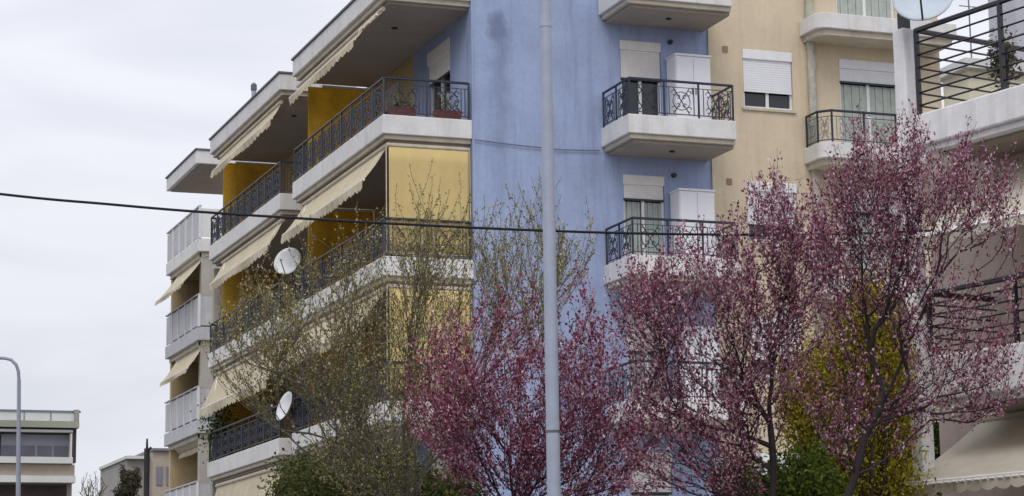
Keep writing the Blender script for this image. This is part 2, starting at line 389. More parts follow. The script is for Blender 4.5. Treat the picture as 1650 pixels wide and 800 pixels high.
# cream wall balconies (shallow, rounded corner)
for i, zb in enumerate(LVT):
    z = zb-.1; c = []
    y0 = YW-.95; R = .25; x0 = 23.55; x1 = 27.2
    c = [(x1, YW-.052), (x0, YW-.052), (x0, y0+R)]+[(x0+R-R*math.cos(t), y0+R-R*math.sin(t)) for t in np.linspace(.2, 1.57, 6)]+[(x1, y0)]
    def ring(ins, za, zb_):
        cx, cy = (x0+x1)/2, (y0+YW)/2; mb = MB(); n = len(c)
        pts = [(px+(ins if px < cx else -ins), py+(ins if py < cy else 0)) for px, py in c]
        mb.add([(a, b, za) for a, b in pts]+[(a, b, zb_) for a, b in pts],
               [tuple(range(n)), tuple(range(2*n-1, n-1, -1))]+[(k, n+k, n+(k+1) % n, (k+1) % n) for k in range(n)])
        return mb
    s = ring(0, z, z+.36).build('balcony_slab', M_WHITE, bl, bevel=.015)
    ring(.09, z-.14, z-.002).build('moulding', M_MOULD, s)
    if zb < 15: railing([(x0+.06, YW-.12), (x0+.06, y0+.3), (x0+.3, y0+.06), (x1-.06, y0+.06)], z+.36, z+1.1, bl, pitch=.9, om=M_RAILG)
# drain pipe between the cream bays
dp = MB(); zz_ = np.linspace(.2, 18.3, 150); dp.tube([(23.79+rng.normal()*.006, YW-.13, z) for z in zz_], [.092+abs(rng.normal())*.010 for z in zz_], 10)
dpo = dp.build('drainpipe', mat('weathered_pipe', (.50, .48, .40), .8, .3, 5, streak=.7, stain_col=(.22, .27, .2)), bl, smooth=True)
for k in range(9): MB().tube([(23.79, YW-.13, 1.2+k*2), (23.79, YW-.13, 1.27+k*2)], .112, 10).build('pipe_collar', M_MOULD, dpo)
# side balconies: two runs with fascias, railings and end screens, then the narrow far run
RUNS = [(YW, 52.1), (53.4, 61.5)]
for y0, y1 in RUNS:
    for zb in LV:
        slab('balcony_slab', XA, XW-.002 if y0 < 50 else XW+.028, y0, y1, zb)
        near = y0+.05
        railing([(XW-.06, near), (XA+.05, near), (XA+.05, y1-.05), (XW-.06, y1-.05)], zb+FH, zb+FH+.82, bl, pitch=.8, dens=.08, rad=.012)
    r = MB().box(XA, XW-.002, y0, y1, ROOF, ROOF+.42).build('roof_slab', M_WHITE, bl, bevel=.018)
    MB().box(XA-.035, XW-.002, y0-.03, y1+.03, ROOF+.422, ROOF+.47).build('coping', M_COPING, r)
    MB().box(XA+.08, XW-.002, y0+.08, y1-.08, ROOF-.11, ROOF-.002).build('moulding', M_MOULD, r)
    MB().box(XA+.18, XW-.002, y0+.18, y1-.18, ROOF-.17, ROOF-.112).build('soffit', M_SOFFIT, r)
    MB().tube([(14.4, y0+2.0, ROOF-.20), (14.4, y0+2.0, ROOF-.171)], .07, 10).build('soffit_lamp', M_BLACK, bl)
    for zb in LV[:-1]:
        top = (ROOF if zb > 12 else zb+3.08)-.19
        sc = MB().box(XA+.36, XW-.01, y1-.16, y1-.13, zb+FH+.02, top-.06).build('end_screen', M_OCHRE, bl)
        MB().box(XA+.72, XW-.01, y1-.175, y1-.115, top-.058, top).build('screen_rail', M_FRAME, sc)
# dividing posts beyond the runs and the far narrow run
for zb in LV:
    top = (ROOF if zb > 12 else zb+3.08)-.18
    xl = XA+.62 if zb > 12 else XA+.18
    MB().box(xl, XW, 61.62, 61.9, zb-.17, top).build('fin_wall', M_BEIGE if zb > 12 else M_PIER, bl)
# narrower block with grey balustrade panels beyond the far end
NX = 14.7
def nx(x, y): return on_plane(0, NX, x, y)
nb = empty('panelled_block', (17, 70, 0)); tag(nb, 'narrow apartment block with grey panelled balconies at the left end', 'building')
NY1 = nx(268, 400)[1]; NY0 = nx(320, 400)[1]
zr1, zr0 = nx(275, 288)[2], nx(275, 308)[2]
r = MB().box(NX-.12, 19.5, NY0-.1, NY1-.5, zr0, zr1).build('roof_slab', M_WHITE, nb, bevel=.018)
MB().box(NX-.16, 19.5, NY0-.14, NY1-.46, zr1+.002, zr1+.05).build('coping', M_COPING, r)
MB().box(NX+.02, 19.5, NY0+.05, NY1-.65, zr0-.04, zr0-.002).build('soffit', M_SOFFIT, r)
NZ = [nx(267, 379)[2], nx(267, 511)[2], nx(267, 650)[2], nx(267, 793)[2]]
NLOW = NZ[0]-1.45
MB().box(NX+.12, 19.5, NY0+.12, NY0+.4, 0, NLOW).build('front_wall', M_PIER, nb)
MB().box(NX+.16, 19.5, NY1-.3, NY1-.08, 0, NLOW).build('end_wall', M_BEIGE, nb)
MB().box(17.0, 19.4, NY0+.402, NY1-.302, 0, NLOW-.002).build('side_wall', M_BEIGE, nb)
for zi, zp in enumerate(NZ):
    z1 = zp-1.02; n = 5; w_ = (NY1-NY0)/n
    s = MB().box(NX, 17.0, NY0, NY1, z1-.42, z1).build('balcony_slab', M_WHITE if zi == 0 else M_GREYPANEL, nb, bevel=.015)
    MB().box(NX+.12, 17.0, NY0+.101, NY1-.12, z1-.56, z1-.422).build('moulding', M_MOULD, s)
    for k in range(n):
        MB().box(NX+.03, NX+.06, NY0+k*w_+.04, NY0+(k+1)*w_-.03, z1+.05, zp-.05).build('balustrade_panel', M_GREYPANEL, s, bevel=.008)
        MB().box(NX, NX+.08, NY0+k*w_-.02, NY0+k*w_+.035, z1+.002, zp).build('post', M_FRAME, s)
    MB().box(NX+.085, NX+1.0, NY0+.02, NY0+.05, z1+.05, zp-.05).build('balustrade_panel', M_GREYPANEL if zi else M_FRAME, s)
    MB().box(NX-.005, NX+.085, NY0-.02, NY1, zp+.002, zp+.045).build('cap_rail', M_GREYPANEL, s)
VX, VY = 13.8, on_plane(0, 13.8, 409, 145)[1]
vp = MB().tube([(VX, VY, 15.6), (VX, VY, 16.25)], .065, 10)
v = vp.build('roof_vent_pipe', M_GALV, bl, smooth=False)
MB().tube([(VX, VY, 16.252), (VX, VY, 16.40), (VX, VY, 16.46)], [.085, .085, .03], 10).build('cowl', M_COPING, v)

# ------------------------------------------------------------------ awnings on the side balconies
def fabric(P, n, m, mb, sag=.04, thick=.012):
    top = []; k = (n+1)*(m+1)
    for i in range(n+1):
        for j in range(m+1):
            s, t = i/n, j/m
            p = np.array(P(s, t), float); p[2] -= sag*math.sin(math.pi*t)+.012*math.sin(i*2.3)*t
            top.append(p)
    vs = top+[p-np.array([0, 0, thick]) for p in top]; fs = []
    for i in range(n):
        for j in range(m):
            a = i*(m+1)+j; b = a+1; c = a+m+2; d = a+m+1
            fs += [(a, b, c, d), (k+a, k+d, k+c, k+b)]
    for i in range(n):
        for j in (0, m):
            a = i*(m+1)+j; b = a+m+1; fs.append((a, b, k+b, k+a))
    for j in range(m):
        for i in (0, n):
            a = i*(m+1)+j; b = a+1; fs.append((a, b, k+b, k+a))
    mb.add(vs, fs)
def awning(label, M, a0, a1, d0, z0, d1, z1, mt=M_AWN, val=.2, group=None, arms=True, hem=None, name='balcony_awning'):
    root = empty(name, M((a0+a1)/2, d0, z1-val)); tag(root, label, 'awning', group)
    MB().tube([M(a0, d0, z0+.03), M(a1, d0, z0+.03)], .055, 8).build('roller', M_MOULD, root)
    fb = MB(); fabric(lambda s, t: M(a0+.03+(a1-a0-.06)*s, d0+(d1-d0)*t, z0+(z1-z0)*t), max(6, int((a1-a0)/.35)), 6, fb)
    f = fb.build('fabric', mt, root, smooth=False)
    MB().tube([M(a0, d1, z1-.01), M(a1, d1, z1-.01)], .028, 6).build('front_bar', M_ARM, root)
    nsc = int((a1-a0)/.22); vb = MB(); vs = []; fs = []
    for i in range(nsc*6+1):
        s = i/(nsc*6); zz = val*(.72+.28*abs(math.sin(math.pi*i/6)))
        off = .012*math.sin(i*.55)+.03*math.sin(i*.071)
        for dz, o_ in ((.03, 0), (.03+zz, off)):
            p = M(a0+.03+(a1-a0-.06)*s, d1+.03+o_, z1-dz); vs.append(p)
    for i in range(nsc*6): fs.append((2*i, 2*i+1, 2*i+3, 2*i+2))
    vb.add(vs, fs); vo = vb.build('valance', mt, f)
    so = vo.modifiers.new('thick', 'SOLIDIFY'); so.thickness = .006
    if hem:
        hb_ = MB()
        for i in range(nsc*2): 
            s = (i+.5)/(nsc*2); hb_.tube([M(a0+.03+(a1-a0-.06)*(s-.17/nsc), d1+.045, z1-.03), M(a0+.03+(a1-a0-.06)*(s+.17/nsc), d1+.045, z1-.03)], .013, 5)
        hb_.build('hem_braid', M_HEM, f)
    if arms and d1-d0 > .35:
        for a in ((a0+.35, a1-.35) if hem is None else (a0+.55, a1-.45)):
            e = .55 if hem is None else .62
            sg = 1 if a < (a0+a1)/2 else -1
            el = M(a+sg*.45, d0+(d1-d0)*.45, z0+(z1-z0)*.45-.10)
            ar = MB().tube([M(a, d0+.02, z0-.05), el], .026, 6).build('arm', M_ARM, root)
            MB().tube([el, M(a+sg*.02, d1-.03, z1-.05)], .020, 6).build('forearm', M_ARM, ar)
    return root
G = 'cream awnings on the side balconies'
DA = XW-XA
awning('long cream awning tucked under the near top roof slab', MAF, 46.2, 52.0, DA-.12, 15.02, DA+.10, 14.74, group=G)
awning('short rolled cream awning at the near end of the top roof', MAF, 44.75, 46.1, DA-.12, 15.02, DA+.02, 14.92, val=.08, group=G)
awning('cream awning under the lower stepped roof slab', MAF, 53.7, 60.6, DA-.12, 15.02, DA+.12, 14.62, group=G)
awning('open cream awning left of the tall yellow screen', MAF, 44.65, 51.6, DA-.15, 11.95, DA+.36, 11.22, val=.22, group=G)
awning('speckled cream awning above the upper satellite dish', MAF, 53.6, 60.4, DA-.15, 11.95, DA+.2, 11.36, val=.22, group=G)
awning('open awning behind budding branches, right of the upper dish', MAF, 44.9, 51.7, DA-.15, 8.87, DA+.4, 8.1, val=.22, group=G)
awning('wide pale awning hanging above the lower satellite dish', MAF, 53.5, 61.2, DA-.15, 8.87, DA+.25, 7.95, val=.25, group=G)
MNF = lambda a, d, z: (NX-d, a, z)
for lab, hf, hn, zt_ in (('upper sloping awning jutting out at the far left end', (252, 492), (295, 462), NZ[0]-1.6), ('middle sloping awning jutting out at the far left end', (260, 622), (300, 597), NZ[1]-1.6), ('lowest short awning at the far left end', (291, 738), (325, 722), NZ[2]-1.6)):
    ya = NY1-.9 if zt_ > NZ[2]-1.7 else NY1-2.6
    hp_ = on_y(ya, *hf)
    awning(lab, MNF, NY0+.1, ya, -.2, zt_, NX-hp_[0], hp_[2]+.12, val=.14, group='awnings of the panelled block')
awning('low cream awning below the lowest seen side balcony', MAF, 53.6, 60.9, DA-.15, 5.75, DA+.1, 4.9, val=.25, group=G)

def drop_screen(label, z0, z1, mt):
    root = empty('drop_screen', (14.55, YW+.02, z0)); tag(root, label, 'awning', 'yellow vertical screens')
    MB().tube([(13.62, YW+.13, z1+.01), (15.50, YW+.13, z1+.01)], .05, 8).build('roller', M_MOULD, root)
    mb = MB(); n = 40; vs = []; fs = []
    for i in range(n+1):
        x = 13.66+(15.47-13.66)*i/n
        for j in range(9):
            z = z1-.04-(z1-.04-z0-.03)*j/8
            vs.append((x, YW+.09+.006*math.sin(i*.9+j*.3)+.012*math.sin(i*.21)*j/8, z))
    for i in range(n):
        for j in range(8): fs.append((i*9+j, i*9+j+1, (i+1)*9+j+1, (i+1)*9+j))
    mb.add(vs, fs); f = mb.build('fabric', mt, root, smooth=True)
    so = f.modifiers.new('thick', 'SOLIDIFY'); so.thickness = .006
    MB().tube([(13.64, YW+.09, z0+.02), (15.48, YW+.09, z0+.02)], .022, 6).build('bottom_bar', M_ARM, root)
    for x in (13.60, 15.495): MB().tube([(x, YW+.09, z0), (x, YW+.09, z1)], .014, 5).build('guide_wire', M_MOULD, root)
drop_screen('tall plain yellow fabric screen closing the balcony end', 9.60, 11.97, M_YEL)
drop_screen('lower yellow fabric screen half hidden by budding branches', 6.52, 8.9, M_YEL)

# ------------------------------------------------------------------ small things on the balconies
def dish(label, c, normal, R, mt, mount_to, name='satellite_dish', asp=1.0):
    n = np.array(normal, float); n /= np.linalg.norm(n)
    up = np.array([0, 0, 1.0]); r = np.cross(up, n); r /= np.linalg.norm(r); u = np.cross(n, r); c = np.array(c, float)
    root = empty(name, mount_to); tag(root, label, 'satellite dish')
    mb = MB(); vs = [c-n*R*.28]; fs = []; K = 24
    for k in range(1, 6):
        q = k/5
        for j in range(K):
            t = 2*math.pi*j/K; vs.append(c+R*q*(r*math.cos(t)*asp+u*math.sin(t))-n*R*.28*(1-q*q))
    for j in range(K): fs.append((0, 1+j, 1+(j+1) % K))
    for k in range(4):
        for j in range(K):
            a = 1+k*K+j; b = 1+k*K+(j+1) % K; fs.append((a, a+K, b+K, b))
    mb.add(vs, fs); d = mb.build('reflector', mt, root, smooth=True)
    so = d.modifiers.new('thick', 'SOLIDIFY'); so.thickness = .015
    tip = c+n*R*.95-u*R*.35
    fa = MB().tube([c-u*R*.98, tip], .012, 5).build('feed_arm', M_BLACK, root)
    MB().tube([tip-n*.02, tip-n*.02+(c-tip)*.14], .028, 7).build('feed_horn', M_DISH, fa)
    MB().tube([c-n*R*.30, c-n*(R*.30+.12), np.array(mount_to, float)+np.array([0, 0, .25]), mount_to], .024, 6).build('mast', M_BLACK, root)
    return root
dish('upper round white satellite dish, speckled by branches, on the side balcony', (13.30, 51.8, 10.62), (-.62, -.70, .30), .36, M_DISH, (13.56, 52.05, 9.56))
dish('lower narrow white satellite dish in front of the side balcony', (13.30, 52.1, 7.12), (-.88, -.16, .30), .37, M_DISH, (13.56, 52.05, 6.48))

def planter(label, x0, x1, y0, y1, z, seed):
    root = empty('planter', ((x0+x1)/2, (y0+y1)/2, z)); tag(root, label, 'planter', 'red planters on the top balcony')
    mb = MB(); mb.hexa([(x0+.03, y0+.03, z), (x1-.03, y0+.03, z), (x1-.03, y1-.03, z), (x0+.03, y1-.03, z), (x0, y0, z+.22), (x1, y0, z+.22), (x1, y1, z+.22), (x0, y1, z+.22)])
    mb.build('pot', M_CERAM, root, bevel=.01)
    MB().box(x0+.02, x1-.02, y0+.02, y1-.02, z+.222, z+.235).build('soil', M_EARTH, root)
    pts = np.column_stack([rng.uniform(x0, x1, 160), rng.uniform(y0, y1, 160), z+.23+rng.random(160)**2*.28])
    leaves('foliage', pts, .05, M_OLIVE, root)

def leaves(name, pts, size, material, parent, aspect=.55, upbias=.0, kind='stuff', sizevar=.5, dirs=None, rndbias=None):
    n = len(pts)
    d = rng.normal(size=(n, 3)); d[:, 2] += upbias
    if dirs is not None: d = d*.6+dirs
    d /= np.linalg.norm(d, axis=1)[:, None]
    e = rng.normal(size=(n, 3)); e -= d*np.sum(e*d, 1)[:, None]; e /= np.linalg.norm(e, axis=1)[:, None]
    s = size*(1+sizevar*(rng.random(n)-.5)*2); s = s[:, None]
    nn = np.cross(d, e)
    v = np.empty((n, 4, 3)); v[:, 0] = pts; v[:, 1] = pts+d*s*.5+e*s*aspect*.5+nn*s*.08; v[:, 2] = pts+d*s; v[:, 3] = pts+d*s*.5-e*s*aspect*.5+nn*s*.08
    v = v.reshape(-1, 3); lo = v.min(0); hi = v.max(0); org = np.array([(lo[0]+hi[0])/2, (lo[1]+hi[1])/2, lo[2]])
    me = bpy.data.meshes.new(name); me.vertices.add(4*n); me.loops.add(4*n); me.polygons.add(n)
    me.vertices.foreach_set('co', (v-org).astype(np.float32).ravel())
    me.loops.foreach_set('vertex_index', np.arange(4*n, dtype=np.int32))
    me.polygons.foreach_set('loop_start', np.arange(0, 4*n, 4, dtype=np.int32))
    me.polygons.foreach_set('loop_total', np.full(n, 4, dtype=np.int32))
    at_ = me.attributes.new('rnd', 'FLOAT', 'FACE')
    r = rng.random(n) if rndbias is None else np.clip(rng.random(n)*.8+rndbias*.2, 0, 1)
    at_.data.foreach_set('value', r.astype(np.float32))
    me.update(); me.validate(); me.materials.append(material)
    o = bpy.data.objects.new(name, me); scene.collection.objects.link(o); place(o, org, parent)
    if kind: o['kind'] = kind
    return o
zt = LV[0]+FH
planter('left red planter behind the top balcony railing', 13.72, 14.32, YW+.16, YW+.40, zt, 1)
planter('right red planter behind the top balcony railing, by the blue wall', 14.75, 15.36, YW+.16, YW+.40, zt, 2)
for i, zb in enumerate(LV[:3]):
    zf = zb+FH
    root = empty('storage_cabinet', (20.6, YW-.4, zf))
    tag(root, ['white storage cabinet on the uppermost full balcony of the blue wall', 'white storage cabinet on the blue balcony just above the plum crowns', 'white storage cabinet on the lowest blue balcony behind plum branches'][i], 'cabinet', 'white cabinets on the blue wall balconies')
    MB().box(20.17, 21.03, YW-.52, YW-.03, zf, zf+1.68).build('body', M_CABIN, root, bevel=.012)
    MB().box(20.15, 21.05, YW-.55, YW-.02, zf+1.682, zf+1.73).build('top', M_CABIN, root, bevel=.01)
    for x0, x1 in ((20.19, 20.595), (20.605, 21.01)):
        dd = MB().box(x0, x1, YW-.54, YW-.522, zf+.06, zf+1.64).build('door', M_CABIN, root, bevel=.006)
        MB().box((x1-.05) if x0 < 20.3 else x0+.03, (x1-.03) if x0 < 20.3 else x0+.05, YW-.56, YW-.541, zf+.8, zf+.95).build('handle', M_COPING, dd)
# potted plant at the far end of the lowest seen side balcony
pp = empty('potted_plant', (13.9, 61.0, LV[2]+FH)); tag(pp, 'leafy green potted plant at the far end of the lower side balcony', 'plant')
MB().tube([(13.9, 61.0, LV[2]+FH), (13.9, 61.0, LV[2]+FH+.34)], [.15, .2], 12).build('pot', M_CERAM, pp)
q = rng.normal(size=(900, 3))*np.array([.26, .26, .42])+np.array([13.75, 61.0, LV[2]+FH+.95])
leaves('foliage', q, .09, M_GREEN, pp)
# thin wire along the blue wall
wp = [MBF(x, .04, z) for x, z in ((15.56, 12.18), (16.5, 12.12), (17.6, 12.08), (18.5, 12.12))]
tag(MB().tube(wp, .012, 5).build('wall_wire', M_GREYWIRE), 'thin grey wire running along the blue wall below the balconies', 'wire')

# ------------------------------------------------------------------ neighbouring house on the right
TH = .2101
VV = np.array([math.cos(TH), math.sin(TH), 0]); UU = np.array([-math.sin(TH), math.cos(TH), 0]); HC = np.array([12.52, 20.99, 0])
def HP(u, v, z): return HC+UU*u+VV*v+np.array([0, 0, z])
def hb(mb, u0, u1, v0, v1, z0, z1):
    u0, u1 = min(u0, u1), max(u0, u1); v0, v1 = min(v0, v1), max(v0, v1)
    return mb.hexa([HP(u0, v0, z0), HP(u0, v1, z0), HP(u1, v1, z0), HP(u1, v0, z0), HP(u0, v0, z1), HP(u0, v1, z1), HP(u1, v1, z1), HP(u1, v0, z1)])
ho = empty('balcony_house', HP(-3, 3, 0)); tag(ho, 'pinkish house with white balcony edges and black railings', 'house')
hb(MB(), -9, 0, 1.05, 8, 0, 6.75).build('wall', M_PINK, ho)
hb(MB(), .002, .95, 1.05, 8, 0, 7.17).build('return_wall', M_PINK, ho)
def house_floor(zt_, zb_, zr, nb):
    s = hb(MB(), -9, .0, 0, 8, zb_, zt_).build('balcony_slab', M_HWHITE, ho, bevel=.02)
    hb(MB(), -9, -.06, .06, 8, zb_-.07, zb_-.002).build('moulding', M_HWHITE, s)
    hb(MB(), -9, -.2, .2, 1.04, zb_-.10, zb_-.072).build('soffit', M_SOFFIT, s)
    rr = MB().tube([HP(-8.9, .05, zr), HP(-.05, .05, zr), HP(-.05, 6.5, zr)], .033, 6).build('railing', M_BLACK, ho)
    for k in range(nb):
        z = zr-(zr-zt_-.02)*(k+1)/(nb+.6)
        MB().tube([HP(-8.9, .05, z), HP(-.05, .05, z)], .012, 5).build('bar', M_BLACK, rr)
        MB().tube([HP(-.05, .05, z), HP(-.05, 6.5, z)], .012, 5).build('bar', M_BLACK, rr)
    for u in (-.05, -1.35, -2.65, -3.95, -5.25): 
        hb(MB(), u-.022, u+.022, .028, .072, zt_, zr).build('post', M_BLACK, rr)
    for v_ in (1.4, 2.8, 4.2, 5.6):
        hb(MB(), -.072, -.028, v_-.022, v_+.022, zt_, zr).build('post', M_BLACK, rr)
house_floor(7.20, 6.84, 8.17, 6)
house_floor(4.50, 4.02, 5.20, 5)
col = hb(MB(), .05, .23, -.05, .13, 0, 8.22).build('corner_column', M_HWHITE, ho, bevel=.015)
hb(MB(), .09, .19, .0, .10, 8.222, 8.42).build('mast_bracket', M_BLACK, col)
# penthouse parapet and terrace items
MH = lambda a, d, z: tuple(HP(a, 1.05-d, z))
def hawn(label, u1, z0, z1, d0, d1, us, ue, de):
    a = awning(label, MH, -6.0, u1, d0, z0, d1, z1, mt=M_HAWN, val=.12, group='beige awnings on the pinkish house', hem=True, arms=False)
    for o_ in (0, -3.6):
        zz = lambda d: z0+(z1-z0)*(d-d0)/(d1-d0)-.09
        el = MH(ue+o_, de, zz(de))
        ar = MB().tube([MH(us+o_, d0+.03, z0-.06), el], .024, 8).build('arm', M_ARM, a)
        MB().tube([el, MH(us+o_-.62, d1-.04, zz(d1-.04))], .019, 8).build('forearm', M_ARM, ar)
hawn('upper beige awning with white braid hem on the pinkish house', -.22, 6.70, 5.78, .06, 1.30, .0, -.75, .62)
hawn('lower beige awning with white folding arm at the right', .24, 3.86, 3.13, .06, 1.35, .14, -.82, .55)
dish('large blue-grey satellite dish on the white corner column', at(1487, -6, 24.6), (-.55, -.72, .40), .335, M_DISHB, HP(.14, .05, 8.42))
tp = empty('terrace_plant', HP(-.42, 1.0, 7.2)); tag(tp, 'small dark potted shrub behind the black terrace railing', 'plant')
MB().tube([HP(-.42, 1.0, 7.2), HP(-.42, 1.0, 7.5)], [.12, .16], 12).build('pot', M_BLACK, tp)
q = rng.normal(size=(900, 3))*np.array([.075, .075, .14])+HP(-.42, 1.0, 7.85)
leaves('foliage', q, .05, M_CREEP, tp)

# ------------------------------------------------------------------ pale buildings glimpsed past the terrace railing
def far_block(name, label, Y, xl, xr, ytop, depth, material, cap=None, cat='building'):
    p = on_y(Y, xl, ytop); r = on_y(Y, xr, ytop)
    b = empty(name, ((p[0]+r[0])/2, Y+depth/2, 0)); tag(b, label, cat)
    MB().box(p[0], r[0], Y, Y+depth, 0, p[2]).build('wall', material, b)
    MB().box(p[0]-.25, r[0]+.25, Y-.25, Y+depth+.25, p[2]+.002, p[2]+.3).build('roof', cap or M_FARW, b)
    return b, p, r
fb_, p, r = far_block('pale_house', 'pale cream house seen through the terrace railing', 58, 1560, 1700, 112, 1.5, M_PALE)
fb2, p, r = far_block('grey_tower_block', 'lavender grey block behind the terrace railing at the top right', 75, 1632, 1800, -60, 2, M_LAV)
am = on_y(58.6, 1566, 105)
a = MB().tube([am-np.array([0, 0, .6]), am+np.array([0, 0, 2.6])], .025, 5)
ao = empty('antenna', am-np.array([0, 0, .6])); tag(ao, 'thin rooftop aerial mast behind the terrace railing', 'antenna')
a.build('mast', M_GREYWIRE, ao)
MB().tube([am+np.array([-.5, 0, 2.3]), am+np.array([.5, 0, 2.3])], .018, 5).build('crossbar', M_GREYWIRE, ao)
MB().tube([am+np.array([-.35, 0, 1.9]), am+np.array([.35, 0, 1.9])], .018, 5).build('crossbar', M_GREYWIRE, ao)

# ------------------------------------------------------------------ far buildings at the left
Y1 = 95.0
def fz(y, x=60, Y=Y1): return on_y(Y, x, y)[2]
def fx(x, y=700, Y=Y1): return on_y(Y, x, y)[0]
f1 = empty('flat_roofed_block', (fx(50), Y1+6, 0)); tag(f1, 'low flat-roofed block with grey window band at the far left', 'building')
xl, xr = fx(-160), fx(121)
MB().box(xl, xr, Y1+.6, Y1+2, 0, fz(690)).build('wall', M_FAR, f1)
MB().box(xl, fx(126), Y1-.25, Y1+2.2, fz(689.5), fz(679)).build('roof', M_FAROL, f1)
MB().box(fx(117.5), fx(123.5), Y1+.05, Y1+.59, fz(745), fz(690)).build('side_column', M_FARD, f1)
MB().box(xl, fx(117), Y1-.1, Y1+.5, fz(696.5), fz(692.5)).build('lintel', M_FARW, f1)
MB().box(xl, xr, Y1-.1, Y1-.04, fz(679), fz(665)).build('glass_parapet', M_GLASSRAIL, f1)
MB().box(xl, xr+.2, Y1-.14, Y1, fz(664.5), fz(661.5)).build('parapet_rail', M_FARG, f1)
for a_ in (37, 80, -30): MB().box(fx(a_), fx(a_+1.3), Y1-.13, Y1-.01, fz(679), fz(664.6)).build('parapet_post', M_FARG, f1)
MB().box(fx(118), fx(126), Y1-.2, Y1+.5, fz(678.5), fz(660)).build('corner_post', M_FAR, f1)
for a, b in ((-120, -40), (-36, 0), (3, 29), (33, 113)):
    w = MB().box(fx(a), fx(b), Y1+.2, Y1+.45, fz(736), fz(700)).build('window', M_FARG, f1)
    for k in range(3):
        xa = fx(a)+(fx(b)-fx(a))*(k+.08)/3; xb = fx(a)+(fx(b)-fx(a))*(k+.92)/3
        MB().box(xa, xb, Y1+.17, Y1+.198, fz(734), fz(718)).build('pane', M_FARP, w)
MB().box(fx(113), fx(116), Y1-.1, Y1+.5, fz(742), fz(698)).build('jamb', M_FARW, f1)
MB().box(xl, fx(117), Y1-.2, Y1+.58, fz(747), fz(737)).build('sill_band', M_FARW, f1)
MB().box(xl, fx(122), Y1+.1, Y1+.58, fz(766), fz(748)).build('lower_band', M_FARB, f1)
MB().box(xl, fx(122), Y1-.2, Y1+.58, fz(778), fz(767)).build('balcony_slab', M_FARW, f1)
for a, b in ((-90, -10), (-2, 30), (36, 112)):
    MB().box(fx(a), fx(b), Y1+.5, Y1+.59, fz(835), fz(781)).build('window', M_FARD, f1)
Y2 = 115.0
f2 = empty('beige_house', (fx(250, 760, Y2), Y2+4, 0)); tag(f2, 'small beige house between the dark pole and the apartment building', 'house')
MB().box(fx(246, 760, Y2), fx(300, 760, Y2), Y2, Y2+9, 0, fz(727, 260, Y2)).build('wall', M_FARB, f2)
MB().box(fx(244, 760, Y2), fx(300, 760, Y2), Y2-.2, Y2+9, fz(727, 260, Y2)+.002, fz(723, 260, Y2)).build('roof', M_FARG, f2)
MB().box(fx(210, 760, Y2), fx(245.5, 760, Y2), Y2+1, Y2+9, 0, fz(738, 230, Y2)).build('side_wing', M_FAR, f2)
MB().box(fx(207, 760, Y2), fx(245.5, 760, Y2), Y2+.7, Y2+9, fz(738, 230, Y2)+.002, fz(733, 230, Y2)).build('wing_roof', M_FARW, f2)
for a, b, c, d in ((252, 262, 752, 782), (268, 277, 752, 782), (217, 228, 752, 768), (233, 242, 752, 768)):
    yy = Y2 if a > 246 else Y2+1
    MB().box(fx(a, 760, yy), fx(b, 760, yy), yy-.06, yy+.1, fz(d, a, yy), fz(c, a, yy)).build('window', M_FARG, f2)

# ------------------------------------------------------------------ poles, lamps and the cable
def vert_pole(x, ytop, ybot, D):
    b = at(x, ybot, D); t = at(x, ytop, D); return b, t
LD = 19.0
pb = at(892.5, 790, LD)
lp = empty('lamp_post', (pb[0], pb[1], 0)); tag(lp, 'tall grey tapered steel lamp post in the foreground', 'lamp post')
pm = MB(); zs = np.linspace(.35, 9.6, 14)
pm.tube([(pb[0], pb[1], z) for z in zs], [.066-.0021*(z) for z in zs], 20)
pm.build('shaft', M_GALV, lp, smooth=True)
MB().tube([(pb[0], pb[1], .0), (pb[0], pb[1], .35), (pb[0], pb[1], .4)], [.1, .1, .067], 20).build('base', M_GALV, lp)
def lp_r(z): return .066-.0021*z
for z_, m_ in ((3.30, M_COPING),): MB().tube([(pb[0], pb[1], z_), (pb[0], pb[1], z_+.022)], lp_r(z_)+.003, 20).build('strap', m_, lp)
MB().tube([(pb[0], pb[1], 6.9), (pb[0], pb[1], 6.93)], lp_r(6.9)+.0035, 20).build('weld_ring', M_GALV, lp)
MB().box(pb[0]-.03, pb[0]+.03, pb[1]-.075, pb[1]-.055, .9, 1.2).build('hatch', M_GALV, lp)
arm = [np.array([pb[0], pb[1], 9.6])+np.array([-1.4*s*s, -.3*s, 1.1*math.sin(s*1.4)]) for s in np.linspace(0, 1, 8)]
MB().tube(arm, .034, 8).build('arm', M_GALV, lp)
e = arm[-1]; MB().hexa([(e[0]-.6, e[1]-.12, e[2]-.06), (e[0]+.05, e[1]-.12, e[2]-.06), (e[0]+.05, e[1]+.12, e[2]-.06), (e[0]-.6, e[1]+.12, e[2]-.06),
                         (e[0]-.5, e[1]-.07, e[2]+.06), (e[0]+.05, e[1]-.07, e[2]+.06), (e[0]+.05, e[1]+.07, e[2]+.06), (e[0]-.5, e[1]+.07, e[2]+.06)]).build('lantern', M_GALV, lp)
FD = 58.0
sb = at(31, 790, FD); rt = at(30.5, 610, FD); tp_ = [at(x, y, FD) for x, y in ((30.5, 612), (29.5, 598), (26, 588), (18, 580), (8, 577.5), (-4, 577))]
sl = empty('street_light', (sb[0], sb[1], 0)); tag(sl, 'distant street light with a curved arm at the left edge', 'street light')
MB().tube([(sb[0], sb[1], 0), (sb[0], sb[1], rt[2]*.5), tuple(tp_[0])], [.09, .07, .05], 8).build('shaft', M_GALV, sl)
MB().tube(tp_, .045, 8).build('arm', M_GALV, sl)
e = tp_[-1]; MB().box(e[0]-.9, e[0]+.02, e[1]-.15, e[1]+.15, e[2]-.08, e[2]+.07).build('lantern', M_GALV, sl, bevel=.03)
db = at(236, 790, 50); dt = at(235.5, 722, 50)
